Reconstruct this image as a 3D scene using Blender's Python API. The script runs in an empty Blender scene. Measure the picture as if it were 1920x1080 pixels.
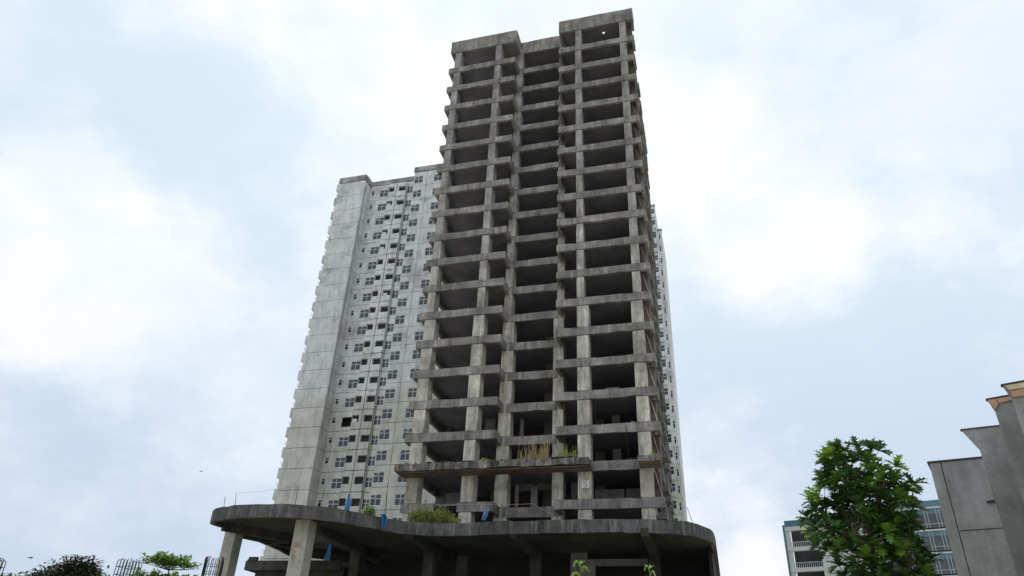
import bpy, bmesh, math, random
from mathutils import Vector, Matrix, noise
R = math.radians
random.seed(7)
C = bpy.context.scene.collection
# ------------------------------------------------------------------ camera
CAM = Vector((0, 0, 1.6))
FPX = 1338.34                      # focal length in pixels of a 1920 wide frame
_P, _Ro, _W = 0.5286, 0.0465, -0.2881
_f = Vector((0, math.cos(_P), math.sin(_P))); _r = Vector((1, 0, 0)); _u = _r.cross(_f)
_r2 = _r*math.cos(_Ro) + _u*math.sin(_Ro); _u2 = -_r*math.sin(_Ro) + _u*math.cos(_Ro)
_M = Matrix(((math.cos(_W), math.sin(_W), 0), (-math.sin(_W), math.cos(_W), 0), (0, 0, 1)))
RR, UU, FF = _M @ _r2, _M @ _u2, _M @ _f
cd = bpy.data.cameras.new('camera'); cam = bpy.data.objects.new('camera', cd); C.objects.link(cam)
mw = Matrix((RR, UU, -FF)).transposed().to_4x4(); mw.translation = CAM; cam.matrix_world = mw
cd.sensor_width = 36; cd.lens = FPX/1920*36; cd.clip_end = 5000; cd.clip_start = 0.1
bpy.context.scene.camera = cam

def ray(x, y): return FF + RR*((x-960)/FPX) - UU*((y-540)/FPX)
def at(n, d, x, y):                 # survey point: photograph direction met with a real plane n.p = d
    v = ray(x, y); t = (d - CAM.dot(n))/v.dot(n); return CAM + v*t
AX, AY, AZ = Vector((1, 0, 0)), Vector((0, 1, 0)), Vector((0, 0, 1))

# ------------------------------------------------------------------ light
SUN_EL, SUN_AZ = 66, -14           # azimuth clockwise from +Y: high, behind the tower
w = bpy.data.worlds.new('World'); bpy.context.scene.world = w; w.use_nodes = True
nt = w.node_tree; nt.nodes.clear(); N = nt.nodes.new; L = nt.links.new
out = N('ShaderNodeOutputWorld'); bg = N('ShaderNodeBackground'); bg.inputs[1].default_value = 0.1
L(bg.outputs[0], out.inputs[0])
sky = N('ShaderNodeTexSky'); sky.sky_type = 'NISHITA'; sky.sun_disc = False
sky.sun_elevation = R(SUN_EL); sky.sun_rotation = R(SUN_AZ); sky.air_density = 1.0; sky.dust_density = 3.0; sky.ozone_density = 1.0
tc = N('ShaderNodeTexCoord')
def mth(op, a, b=None, clamp=False):
    m = N('ShaderNodeMath'); m.operation = op; m.use_clamp = clamp
    for i, v in enumerate((a, b)):
        if v is None: continue
        if isinstance(v, (int, float)): m.inputs[i].default_value = v
        else: L(v, m.inputs[i])
    return m.outputs[0]
mp = N('ShaderNodeMapping'); mp.inputs['Scale'].default_value = (1, 1, 1.5); L(tc.outputs['Generated'], mp.inputs[0])
def wn(scale, det, rough, dist, off):
    n = N('ShaderNodeTexNoise'); n.noise_dimensions = '4D'
    n.inputs['W'].default_value = off; n.inputs['Scale'].default_value = scale; n.inputs['Detail'].default_value = det
    n.inputs['Roughness'].default_value = rough; n.inputs['Distortion'].default_value = dist
    L(mp.outputs[0], n.inputs['Vector']); return n.outputs[0]
big = wn(1.6, 3, .5, .3, 2.0); puff = wn(4.6, 11, .64, .12, 5.3); wisp = wn(9, 6, .6, .4, 1.1)
def lobe(x, y, deg, amt):          # a bank of cloud in one direction of the sky
    d = ray(x, y).normalized(); v = N('ShaderNodeVectorMath'); v.operation = 'DOT_PRODUCT'
    L(tc.outputs['Generated'], v.inputs[0]); v.inputs[1].default_value = d
    m = N('ShaderNodeMapRange'); m.interpolation_type = 'SMOOTHSTEP'
    m.inputs['From Min'].default_value = math.cos(R(deg)); m.inputs['From Max'].default_value = 1
    m.inputs['To Min'].default_value = 0; m.inputs['To Max'].default_value = amt
    L(v.outputs['Value'], m.inputs[0]); return m.outputs[0]
cover = mth('ADD', mth('MULTIPLY', big, .28), mth('MULTIPLY', puff, .92))
cover = mth('ADD', cover, mth('MULTIPLY', wisp, .10))
for a in ((200, 420, 13, .16), (60, 500, 9, .10), (700, 60, 20, .13), (400, 230, 8, -.17), (60, 190, 9, -.09), (480, 460, 4, -.10), (250, 760, 9, -.06), (1290, 130, 5, -.10), (1380, 390, 2.5, -.08), (1680, 330, 9, -.05), (210, 330, 5, .08), (620, 560, 6, .06), (1470, 460, 8, .17), (1260, 250, 7, .15), (330, 800, 8, .06),
          (1830, 110, 9, .12), (1080, 20, 9, .1), (1420, 1060, 3, .14), (1700, 760, 13, -.12), (1560, 40, 9, -.05), (1290, 80, 4, -.08), (540, 130, 0.1, 0), (130, 980, 12, -.07), (330, 190, 5, -.08), (900, 700, 14, .05)):
    cover = mth('ADD', cover, lobe(*a))
ramp = N('ShaderNodeMapRange'); ramp.interpolation_type = 'SMOOTHSTEP'
ramp.inputs['From Min'].default_value = .50; ramp.inputs['From Max'].default_value = .84; L(cover, ramp.inputs[0])
cov = mth('ADD', mth('MULTIPLY', ramp.outputs[0], .62), .14, True)
# clear sky made milky by humid air, then white cloud over it (values are divided by the 0.1 strength)
hz = N('ShaderNodeMixRGB'); hz.inputs[0].default_value = .86; L(sky.outputs[0], hz.inputs[1]); 
sx_ = N('ShaderNodeSeparateXYZ'); L(tc.outputs['Generated'], sx_.inputs[0]); el = N('ShaderNodeMapRange'); el.interpolation_type = 'SMOOTHSTEP'
el.inputs['From Min'].default_value = .12; el.inputs['From Max'].default_value = .62; L(sx_.outputs[2], el.inputs[0])
ec = N('ShaderNodeMixRGB'); L(el.outputs[0], ec.inputs[0]); ec.inputs[1].default_value = (4.6, 5.65, 7.1, 1); ec.inputs[2].default_value = (5.8, 7.2, 8.2, 1); L(ec.outputs[0], hz.inputs[2])
cl = N('ShaderNodeMixRGB'); L(cov, cl.inputs[0]); L(hz.outputs[0], cl.inputs[1]); 
shd = N('ShaderNodeMapRange'); shd.inputs['From Min'].default_value = .38; shd.inputs['From Max'].default_value = .62; L(wn(2.6, 8, .62, .5, 8.8), shd.inputs[0])
cc = N('ShaderNodeMixRGB'); L(shd.outputs[0], cc.inputs[0]); cc.inputs[1].default_value = (7.7, 8.1, 8.7, 1); cc.inputs[2].default_value = (9.6, 9.45, 9.6, 1); L(cc.outputs[0], cl.inputs[2])
L(cl.outputs[0], bg.inputs[0])

sd = bpy.data.lights.new('sun', 'SUN'); sd.energy = 3.6; sd.angle = R(.5); sd.color = (1, .95, .88)
so = bpy.data.objects.new('sun', sd); C.objects.link(so)
sdir = Vector((math.sin(R(SUN_AZ))*math.cos(R(SUN_EL)), math.cos(R(SUN_AZ))*math.cos(R(SUN_EL)), math.sin(R(SUN_EL))))
so.rotation_euler = (-sdir).to_track_quat('-Z', 'Y').to_euler(); so.location = (0, 0, 150)
vs = bpy.context.scene.view_settings; vs.view_transform = 'Standard'; vs.look = 'None'; vs.gamma = 1; vs.exposure = 0.25
bpy.context.scene.cycles.max_bounces = 8

# ------------------------------------------------------------------ materials
def mat(name, col, rough=.85, var=None, streak=0, blot=.25, scale=1.0, floor=0, spec=.3, metal=0, bump=0, transl=0, patch=None, lo=None, leach=0):
    m = bpy.data.materials.new(name); m.use_nodes = True; t = m.node_tree; b = t.nodes['Principled BSDF']
    n = t.nodes.new; l = t.links.new
    b.inputs['Roughness'].default_value = rough; b.inputs['Specular IOR Level'].default_value = spec; b.inputs['Metallic'].default_value = metal
    geo = n('ShaderNodeNewGeometry')
    def nz(sc, det=5, ro=.6, s=1.0):
        mp = n('ShaderNodeMapping'); mp.inputs['Scale'].default_value = sc; l(geo.outputs['Position'], mp.inputs[0])
        x = n('ShaderNodeTexNoise'); x.inputs['Scale'].default_value = s; x.inputs['Detail'].default_value = det; x.inputs['Roughness'].default_value = ro
        l(mp.outputs[0], x.inputs['Vector']); return x.outputs[0]
    def rng(v, a, b_, c, d):
        r = n('ShaderNodeMapRange'); r.inputs['From Min'].default_value = a; r.inputs['From Max'].default_value = b_
        r.inputs['To Min'].default_value = c; r.inputs['To Max'].default_value = d; l(v, r.inputs[0]); return r.outputs[0]
    def mul(a, b_):
        x = n('ShaderNodeMath'); x.operation = 'MULTIPLY'
        l(a, x.inputs[0]); l(b_, x.inputs[1]); return x.outputs[0]
    f = rng(nz((scale*.5,)*3), .3, .7, 1-blot, 1+blot)
    if streak:
        f = mul(f, rng(nz((scale*1.7, scale*1.7, scale*.42), 8, .72), .34, .56, 1-streak, 1+streak*.12))
        f = mul(f, rng(nz((scale*5, scale*5, scale*.9), 5, .7), .35, .65, 1-streak*.22, 1+streak*.18))
        f = mul(f, rng(nz((scale*1.1,)*3, 8, .75), .38, .62, 1-streak*.4, 1+streak*.3))
    f = mul(f, rng(nz((scale*6,)*3, 4, .7), .3, .7, .9, 1.1))
    if leach:
        f = mul(f, rng(nz((3.2, 3.2, .22), 4, .6), .56, .64, 1, 1+leach)); f = mul(f, rng(nz((2.3, 2.3, .3), 5, .65), .55, .66, 1, 1-leach*.6))
    if floor:
        mp = n('ShaderNodeMapping'); mp.inputs['Scale'].default_value = (1/3.3, 1/5, 1/3.1); mp.inputs['Location'].default_value = (.2, 0, floor)
        l(geo.outputs['Position'], mp.inputs[0])
        fl = n('ShaderNodeVectorMath'); fl.operation = 'FLOOR'; l(mp.outputs[0], fl.inputs[0])
        wn_ = n('ShaderNodeTexWhiteNoise'); l(fl.outputs[0], wn_.inputs['Vector'])
        f = mul(f, rng(wn_.outputs[0], 0, 1, .82, 1.14))
    base = n('ShaderNodeRGB'); base.outputs[0].default_value = (*col, 1); cur = base.outputs[0]
    if var:
        mx = n('ShaderNodeMixRGB'); l(rng(nz((scale*.35, scale*.35, scale*.2), 5, .6), .4, .6, 0, 1), mx.inputs[0]); l(cur, mx.inputs[1]); mx.inputs[2].default_value = (*var, 1); cur = mx.outputs[0]
    if patch:                        # peeled or weathered areas with an edge of their own
        mx = n('ShaderNodeMixRGB'); l(rng(nz((.30, .30, .42), 8, .68), .56, .60, 0, .75), mx.inputs[0]); l(cur, mx.inputs[1]); mx.inputs[2].default_value = (*patch, 1); cur = mx.outputs[0]
    if lo:                           # second tone low down: real paint on the flats, glare put into the columns
        sx = n('ShaderNodeSeparateXYZ'); l(geo.outputs['Position'], sx.inputs[0])
        mx = n('ShaderNodeMixRGB'); l(rng(sx.outputs[2], lo[3]+(lo[4] if len(lo) > 4 else 1), lo[3]-(lo[4] if len(lo) > 4 else 1), 0, 1), mx.inputs[0]); l(cur, mx.inputs[1]); mx.inputs[2].default_value = (*lo[:3], 1); cur = mx.outputs[0]
    vm = n('ShaderNodeVectorMath'); vm.operation = 'SCALE'; l(cur, vm.inputs[0]); l(f, vm.inputs['Scale'])
    l(vm.outputs[0], b.inputs['Base Color'])
    if bump:
        bp = n('ShaderNodeBump'); bp.inputs['Strength'].default_value = bump; bp.inputs['Distance'].default_value = .03
        l(nz((scale*5,)*3, 6, .7), bp.inputs['Height']); l(bp.outputs[0], b.inputs['Normal'])
    if transl:
        tr = n('ShaderNodeBsdfTranslucent'); l(vm.outputs[0], tr.inputs[0]); ms = n('ShaderNodeMixShader'); ms.inputs[0].default_value = transl
        o = t.nodes['Material Output']; l(b.outputs[0], ms.inputs[1]); l(tr.outputs[0], ms.inputs[2]); l(ms.outputs[0], o.inputs[0])
    return m
M = dict(
    column=mat('column_concrete', (.37, .345, .335), leach=.32, streak=.45, blot=.18, floor=.37, bump=.4, var=(.31, .29, .285), lo=(.55, .505, .43, 38, 14)),  # upper storeys dimmer and purpler: glare put into the concrete colour
    beam=mat('beam_concrete', (.315, .285, .265), leach=.38, streak=.42, blot=.25, bump=.4, var=(.215, .20, .19)),
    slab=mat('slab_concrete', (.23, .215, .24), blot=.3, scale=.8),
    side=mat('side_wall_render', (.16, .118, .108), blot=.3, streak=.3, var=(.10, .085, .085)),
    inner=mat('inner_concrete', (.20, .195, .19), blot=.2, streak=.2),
    canopy=mat('canopy_concrete', (.28, .25, .225), leach=.9, streak=.75, blot=.45, scale=1.6, bump=.5, var=(.10, .095, .09)),
    soffit=mat('rust_stained_soffit', (.27, .175, .14), blot=.35, streak=.2, var=(.19, .15, .13)),
    fascia=mat('podium_fascia_concrete', (.12, .115, .115), leach=.9, streak=.5, blot=.3, bump=.5, var=(.09, .088, .085)),
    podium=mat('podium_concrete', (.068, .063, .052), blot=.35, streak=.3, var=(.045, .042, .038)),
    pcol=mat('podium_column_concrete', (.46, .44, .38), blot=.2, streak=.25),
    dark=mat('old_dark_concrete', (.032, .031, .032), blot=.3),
    apt=mat('weathered_white_paint', (.70, .705, .715), leach=.12, streak=.24, blot=.12, scale=.6, patch=(.48, .475, .46), lo=(.58, .58, .535, 40)),
    aptw=mat('clean_white_paint', (.74, .745, .75), streak=.22, blot=.08, scale=.7, patch=(.50, .50, .50), lo=(.56, .57, .53, 40)),
    aptdk=mat('stained_cornice', (.26, .26, .265), streak=.4, blot=.35, var=(.42, .42, .42)),
    opshade=mat('painted_opening_shade', (.04, .04, .045), blot=.3),
    joint=mat('joint_shadow_filler', (.05, .05, .05)),
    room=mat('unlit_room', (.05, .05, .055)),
    frame=mat('white_window_frame', (.78, .79, .80), .5, blot=.05),
    pane=mat('window_glass', (.035, .045, .06), .12, blot=.5, scale=2, spec=.6),
    gband=mat('pale_band_cladding', (.62, .63, .62), .6, blot=.06),
    teal=mat('teal_glass', (.07, .19, .25), .12, blot=.15, spec=.8),
    navy=mat('dark_office_glass', (.05, .065, .085), .12, blot=.3, spec=.8),
    mull=mat('grey_mullion', (.55, .60, .62), .5, blot=.05),
    grey=mat('grey_render', (.41, .40, .395), blot=.2, streak=.22, var=(.30, .295, .285)), grey2=mat('darker_grey_render', (.33, .325, .32), blot=.2, streak=.22, var=(.23, .225, .22)), grey3=mat('mid_grey_render', (.355, .345, .34), blot=.2, streak=.2, var=(.25, .245, .24)),
    tile=mat('terracotta_soffit', (.50, .30, .20), blot=.2), cream=mat('cream_board', (.62, .52, .34), blot=.2), wood=mat('dark_timber', (.07, .05, .045)),
    rust=mat('rusty_steel', (.045, .035, .03), .7, metal=.3, blot=.3), pipe=mat('pale_cable', (.30, .30, .28), blot=.1),
    tarp=mat('blue_tarpaulin', (.045, .16, .36), .45, blot=.25, scale=4), tarp2=mat('faded_blue_cloth', (.10, .22, .40), .7, blot=.3, scale=4),
    leafb=mat('young_broad_leaf', (.14, .26, .035), .35, blot=.3, scale=5, spec=.5, transl=.3), leaf=mat('broad_leaf', (.045, .102, .024), .34, blot=.55, scale=5, spec=.5, transl=.18), leaf2=mat('small_leaf', (.075, .15, .03), .5, blot=.4, scale=4, transl=.25),
    leafd=mat('dark_leaf', (.035, .055, .025), .6, blot=.4, transl=.1), leafy=mat('yellow_green_leaf', (.34, .37, .10), .6, blot=.4, scale=5, transl=.3),
    leafm=mat('tier_leaf', (.13, .23, .045), .5, blot=.35, scale=6, transl=.3),
    leafl=mat('light_green_leaf', (.20, .33, .07), .5, blot=.3, scale=20, transl=.35), straw=mat('dry_straw', (.42, .31, .16), .8, blot=.35, scale=6, transl=.2),
    bark=mat('bark', (.12, .095, .07), blot=.3, scale=4), red=mat('red_paint', (.45, .05, .04)), white=mat('sign_white', (.75, .75, .73), blot=.08),
    ground=mat('dusty_ground', (.30, .285, .26), blot=.25, var=(.17, .19, .10), scale=.3), metal=mat('galvanised_metal', (.45, .46, .48), .45, metal=.4),
    bird=mat('dark_feathers', (.03, .03, .03)), acbox=mat('air_conditioner_white', (.7, .7, .68), blot=.05),
)

# ------------------------------------------------------------------ mesh helpers
class MB:
    def __init__(s): s.v = []; s.f = []; s.mi = []; s.m = 0
    def add(s, vs_, fs):
        o = len(s.v); s.v += [tuple(p) for p in vs_]; s.f += [tuple(i+o for i in f) for f in fs]; s.mi += [s.m]*len(fs); return s
    def box(s, x0, x1, y0, y1, z0, z1):
        return s.add([(x0, y0, z0), (x1, y0, z0), (x1, y1, z0), (x0, y1, z0), (x0, y0, z1), (x1, y0, z1), (x1, y1, z1), (x0, y1, z1)],
                     [(0, 3, 2, 1), (4, 5, 6, 7), (0, 1, 5, 4), (1, 2, 6, 5), (2, 3, 7, 6), (3, 0, 4, 7)])
    def beam(s, x0, x1, y0, y1, z0, z1, j=.025, step=.9):   # a cast beam along X with slightly uneven edges
        n = max(1, int((x1-x0)/step)); o = []
        for i in range(n+1):
            x = x0+(x1-x0)*i/n; a, b, c, d = [random.uniform(-j, j) for _ in range(4)]; a += random.uniform(.03, .1) if random.random() < .12 else 0; b -= random.uniform(.02, .07) if random.random() < .1 else 0
            o += [(x, y0+c*.5, z0+a), (x, y1, z0+a), (x, y1, z1+b), (x, y0+d*.5, z1+b)]
        f = [(0, 1, 2, 3), tuple(4*n+q for q in (3, 2, 1, 0))]
        for i in range(n):
            k = 4*i
            for q in range(4): f.append((k+q, k+4+q, k+4+(q+1) % 4, k+(q+1) % 4))
        return s.add(o, f)
    def bar(s, a, b, r, r2=None, n=6):
        a, b = Vector(a), Vector(b); d = (b-a).normalized(); r2 = r if r2 is None else r2
        u = d.orthogonal().normalized(); v = d.cross(u); o = []
        for p, q in ((a, r), (b, r2)):
            for i in range(n): t = 2*math.pi*i/n; o.append(p+u*q*math.cos(t)+v*q*math.sin(t))
        return s.add(o, [(i, (i+1) % n, n+(i+1) % n, n+i) for i in range(n)]+[tuple(range(n))[::-1], tuple(range(n, 2*n))])
    def tube(s, pts, rad, n=6):
        o = []; m_ = len(pts); pts = [Vector(p) for p in pts]; u = None
        for k, p in enumerate(pts):
            d = (pts[min(k+1, m_-1)]-pts[max(k-1, 0)]).normalized()
            u = d.orthogonal().normalized() if u is None else (u-d*u.dot(d)).normalized(); v = d.cross(u); q = rad[k] if isinstance(rad, (list, tuple)) else rad
            for i in range(n): t = 2*math.pi*i/n; o.append(p+u*q*math.cos(t)+v*q*math.sin(t))
        f = [(k*n+i, k*n+(i+1) % n, (k+1)*n+(i+1) % n, (k+1)*n+i) for k in range(m_-1) for i in range(n)]
        return s.add(o, f+[tuple(range(n))[::-1], tuple(range((m_-1)*n, m_*n))])
    def prism(s, poly, vec):          # polygon (list of 3D points) extruded by vec
        n = len(poly); vec = Vector(vec); p = [Vector(q) for q in poly]
        return s.add(p+[q+vec for q in p], [tuple(range(n)), tuple(range(n, 2*n))[::-1]]+[(i, n+i, n+(i+1) % n, (i+1) % n) for i in range(n)])
    def build(s, name, mats, parent=None, smooth=False, loc=None):
        me = bpy.data.meshes.new(name)
        off = Vector(loc) if loc else (parent_world(parent) if parent else Vector((0, 0, 0)))
        me.from_pydata([tuple(Vector(p)-off) for p in s.v], [], s.f)
        for m_ in (mats if isinstance(mats, list) else [mats]): me.materials.append(m_)
        if any(s.mi): me.polygons.foreach_set('material_index', s.mi)
        bm = bmesh.new(); bm.from_mesh(me); bmesh.ops.recalc_face_normals(bm, faces=bm.faces); bm.to_mesh(me); bm.free()
        if smooth: me.polygons.foreach_set('use_smooth', [True]*len(me.polygons))
        o = bpy.data.objects.new(name, me); C.objects.link(o)
        if parent: o.parent = parent
        else: o.location = off
        return o
def parent_world(p):
    v = Vector((0, 0, 0))
    while p: v = v+Vector(p.location); p = p.parent
    return v
def tag(o, label, cat, group=None, kind=None):
    o['label'] = label; o['category'] = cat
    if group: o['group'] = group
    if kind: o['kind'] = kind
    return o
def thing(name, label, cat, loc, group=None):
    o = bpy.data.objects.new(name, None); C.objects.link(o); o.location = loc; o.empty_display_size = .5
    return tag(o, label, cat, group)
def copy_tree(o, parent=None):
    c = o.copy(); C.objects.link(c); c.parent = parent
    for ch in [x for x in bpy.data.objects if x.parent == o]: copy_tree(ch, c)
    return c

# ------------------------------------------------------------------ ground
g = MB(); n = 48; rings = [0, 6, 12, 20, 30, 45, 70, 110, 200, 400, 900, 2500]
pts = [(0, 0, 0)]
for r_ in rings[1:]:
    for i in range(n):
        t = 2*math.pi*i/n; x, y = r_*math.cos(t), r_*math.sin(t); pts.append((x, y, .25*noise.noise(Vector((x*.05, y*.05, 0))) if 4 < r_ < 300 else 0))
fs = [(0, 1+i, 1+(i+1) % n) for i in range(n)]
for k in range(len(rings)-2):
    for i in range(n): a = 1+k*n; fs.append((a+i, a+n+i, a+n+(i+1) % n, a+(i+1) % n))
go = g.add(pts, fs).build('ground', M['ground'], smooth=True); go['kind'] = 'structure'

# ------------------------------------------------------------------ the unfinished tower
V0, H = 57.325, 3.1
def zb(k): return 71.107-k*H          # underside of the edge beam of level k, counted from the roof
BT = .78
XL, XR = -26.35, -3.78               # wing ends
T = thing('concrete_tower', 'unfinished bare concrete high-rise with open dark floors, standing on the curved podium', 'building', (-15, 70, 12.6))
WINGS = ((XL, -17.85), (-12.6, XR))
for k in range(0, 19):
    z = zb(k); top = z+BT; s = MB()
    zt = top-.02; zs = top-.17
    if k == 0: z, top, zs, zt = 71.50, 73.50, 71.85, 72.0
    # slab plate: full floor, wings and the side balconies
    if k == 0:                        # the roof plate has one small square hole near its right front corner
        hx0, hx1, hy0, hy1 = -7.56, -7.28, 58.65, 59.0
        s.box(-25.6, hx0, V0+2.4, 79, zs, zt); s.box(hx1, -4.7, V0+2.4, 79, zs, zt); s.box(hx0, hx1, V0+2.4, 79, zs, zt)
        s.box(XL+.3, -18.15, V0+.3, V0+2.4, zs, zt); s.box(-12.3, hx0, V0+.3, V0+2.4, zs, zt); s.box(hx1, XR-.3, V0+.3, V0+2.4, zs, zt)
        s.box(hx0, hx1, V0+.3, hy0, zs, zt); s.box(hx0, hx1, hy1, V0+2.4, zs, zt)
    else:
        s.box(-25.6, -4.7, V0+2.25, 79, zs, zt)
        for a, b in WINGS: s.box(a+.3, b-.3, V0+.3, V0+2.25, zs, zt)
    s.build('floor_slab', M['slab'], T)
    b = MB()
    if k == 17:
        b.beam(-9.9, -5.2, V0+.08, V0+.4, z, top, .02)
        b.beam(-17.3, -13.3, V0+5.6, V0+5.9, z, top, .02)
        b.box(-25.7, -25.4, V0+1.5, 78.7, z, top)
    elif k == 18:
        b.beam(-12.62, XR, V0-.05, V0+.27, z, top, .02); b.beam(-20.9, -17.75, V0-.05, V0+.27, z, top, .02)
        b.beam(-17.5, -12.7, V0+1.98, V0+2.3, z-.1, top, .02); b.beam(-26, -23, V0-.05, V0+.25, z, top, .02)
        b.box(-12.62, -12.35, V0+.27, V0+2.0, z, top); b.box(-18.02, -17.75, V0+.27, V0+2.0, z, top)
    else:
        for a, c in WINGS: b.beam(a, c, V0-.05, V0+.27, z, top, .02)
        b.beam(-18.13 if k == 0 else -17.57, -12.33 if k == 0 else -12.88, V0+1.98, V0+2.3, z, top, .02)
        b.box(-18.13, -17.85, V0+.27, V0+1.98, z, top); b.box(-12.6, -12.32, V0+.27, V0+1.98, z, top)
        b.box(XL, XL+.28, V0+.27, V0+1.7, z, top); b.box(-25.9, -25.4, V0+1.45, V0+1.72, z, top-.003) if k else None
        b.box(XL, -25.4, V0+1.72, V0+1.98, z, top)
        b.box(XR-.28, XR, V0+.27, V0+1.7, z, top)
    if k == 0:                        # parapets close the sides and the back too
        b.box(-25.6, -25.3, V0+1.98, 79, z, top); b.box(-4.9, -4.6, V0+1.7, 79, z, top); b.box(-25.3, -4.9, 78.7, 79, z, top)
    else:
        b.box(-25.72, -25.42, V0+1.98, 78.9, z, top-.004) if k != 17 else None
        b.box(-4.95, -4.65, V0+1.7, 78.9, z, top-.004); b.box(-25.42, -4.95, 78.6, 78.9, z, top-.004)
    b.build('edge_beam', M['beam'], T)
# columns: every column line is one part, wider below level 12
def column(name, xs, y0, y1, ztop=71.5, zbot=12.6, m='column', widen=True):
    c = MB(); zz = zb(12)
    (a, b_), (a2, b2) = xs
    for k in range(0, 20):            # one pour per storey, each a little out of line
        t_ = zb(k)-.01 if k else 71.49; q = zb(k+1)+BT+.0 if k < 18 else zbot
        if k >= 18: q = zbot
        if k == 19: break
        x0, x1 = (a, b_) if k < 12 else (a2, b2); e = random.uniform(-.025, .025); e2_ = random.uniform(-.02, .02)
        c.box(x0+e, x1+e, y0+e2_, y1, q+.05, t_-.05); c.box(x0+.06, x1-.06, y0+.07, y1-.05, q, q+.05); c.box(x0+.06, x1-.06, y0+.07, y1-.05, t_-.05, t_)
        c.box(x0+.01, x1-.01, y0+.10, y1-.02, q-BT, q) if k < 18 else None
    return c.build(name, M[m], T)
FRONT = V0+.0
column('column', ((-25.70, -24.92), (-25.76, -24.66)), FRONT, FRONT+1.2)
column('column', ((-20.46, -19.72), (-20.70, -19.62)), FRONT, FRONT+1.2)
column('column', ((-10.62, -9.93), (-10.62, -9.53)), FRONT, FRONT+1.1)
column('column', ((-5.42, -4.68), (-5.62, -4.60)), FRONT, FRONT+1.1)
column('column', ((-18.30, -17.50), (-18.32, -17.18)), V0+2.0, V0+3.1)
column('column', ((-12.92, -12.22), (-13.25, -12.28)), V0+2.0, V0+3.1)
for x in (-25.65, -20.2, -15.2, -10.3, -5.55):
    for y in (64.2, 70.8, 77.6):
        if x == -15.2 and y > 70: continue
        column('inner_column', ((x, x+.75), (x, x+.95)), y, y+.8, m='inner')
# lift core and cross walls deep inside
cw = MB()
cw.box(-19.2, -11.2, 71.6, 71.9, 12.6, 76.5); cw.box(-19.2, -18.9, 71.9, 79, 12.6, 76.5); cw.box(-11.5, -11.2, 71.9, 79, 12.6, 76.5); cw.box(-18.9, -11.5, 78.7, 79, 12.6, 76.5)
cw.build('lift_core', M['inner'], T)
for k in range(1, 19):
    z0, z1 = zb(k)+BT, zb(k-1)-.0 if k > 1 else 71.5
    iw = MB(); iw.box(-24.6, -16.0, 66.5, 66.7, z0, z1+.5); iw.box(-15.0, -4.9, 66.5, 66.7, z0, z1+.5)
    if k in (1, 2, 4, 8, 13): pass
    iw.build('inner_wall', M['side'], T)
# lighter partition walls and posts seen in the lowest storeys
for (xa, xb_, y, k, hh) in ((-8.3, -7.55, 61.6, 16, 1), (-7.3, -5.4, 62.6, 16, .72), (-8.3, -7.55, 61.6, 17, 1), (-7.2, -5.2, 62.6, 17, .8), (-9.9, -7.4, 61.4, 18, .8), (-7.25, -5.1, 61.4, 18, .8),
                            (-22.0, -21.0, 61.5, 16, 1), (-20.0, -19.0, 60.8, 16, 1), (-16.75, -16.4, 61.2, 16, 1), (-16.2, -15.7, 61.8, 17, 1), (-23.6, -21.6, 61.5, 18, .85), (-21.4, -20.6, 60.6, 18, 1),
                            (-16.9, -16.6, 60.9, 18, 1), (-15.6, -15.0, 61.4, 18, 1), (-11.9, -11.3, 60.9, 18, 1), (-18.9, -18.3, 61, 18, 1)):
    z0 = zb(k)+BT if k < 18 else 12.6+3.3; z0 = zb(k)+BT-.02
    MB().box(xa, xb_, y, y+.25, z0, z0+(2.34 if hh == 1 else 2.3*hh)).build('partition_wall', M['inner'], T)
MB().box(-8.4, -7.2, 58.8, 59.6, zb(15)+BT, zb(15)+BT+.75).build('block_stack', M['inner'], T)
MB().box(-22.2, -21.0, 58.8, 59.6, zb(15)+BT, zb(15)+BT+.45).build('block_stack', M['inner'], T)
# right-hand side: rendered infill bays, stepped balcony slabs, ragged edges
for k in range(1, 19):
    z = zb(k); top = z+BT; up = (zb(k-1) if k > 1 else 71.5)
    for (ya, yb, xo) in ((58.43, 60.0, -4.0+random.uniform(-.1, .1)), (60.0, 66.0, -4.45), (66.0, 78.2, -4.42)):
        sw = MB()
        if ya < 59: sw.box(-4.6, xo, ya, ya+.15, top-.02, up+.02); sw.box(xo-.15, xo, ya+.15, yb, top-.02, up+.02)
        else: sw.box(xo-.15, xo, ya, yb, top-.02, up+.02)
        sw.build('side_wall', M['side'], T)
    for (a, b_, xr) in ((61.4, 63.1, -4.05), (64.6, 66.6, -3.9), (68.2, 69.8, -4.0), (72.0, 73.4, -4.15), (75.4, 77.2, -4.28)):
        xr += (.1 if k > 13 else 0)-(.08 if k < 6 else 0)
        e = random.uniform(-.12, .12); h_ = random.uniform(.35, .6); sb = MB()
        sb.box(-4.66, xr+e*.6, a+e, b_+e, z+.05, z+.05+h_)
        if random.random() < .75:      # broken upstand on the slab end
            q = random.uniform(.2, .9); sb.box(xr+e*.6-.16, xr+e*.6-.01, a+e+.05, a+e+.05+q, z+.05+h_, z+.05+h_+random.uniform(.25, .9))
        if random.random() < .5:
            q = random.uniform(.2, .6); sb.box(-4.5, xr-.1, b_+e-q, b_+e-.02, z+.05+h_, z+.05+h_+random.uniform(.4, 1.2))
        sb.build('balcony_slab', M['inner'], T)
    if k > 4: MB().bar((-4.5, 58.3, up+.1), (-3.95+.02, 58.42, top), .045, .045, 4).build('brace', M['column'], T)
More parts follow.
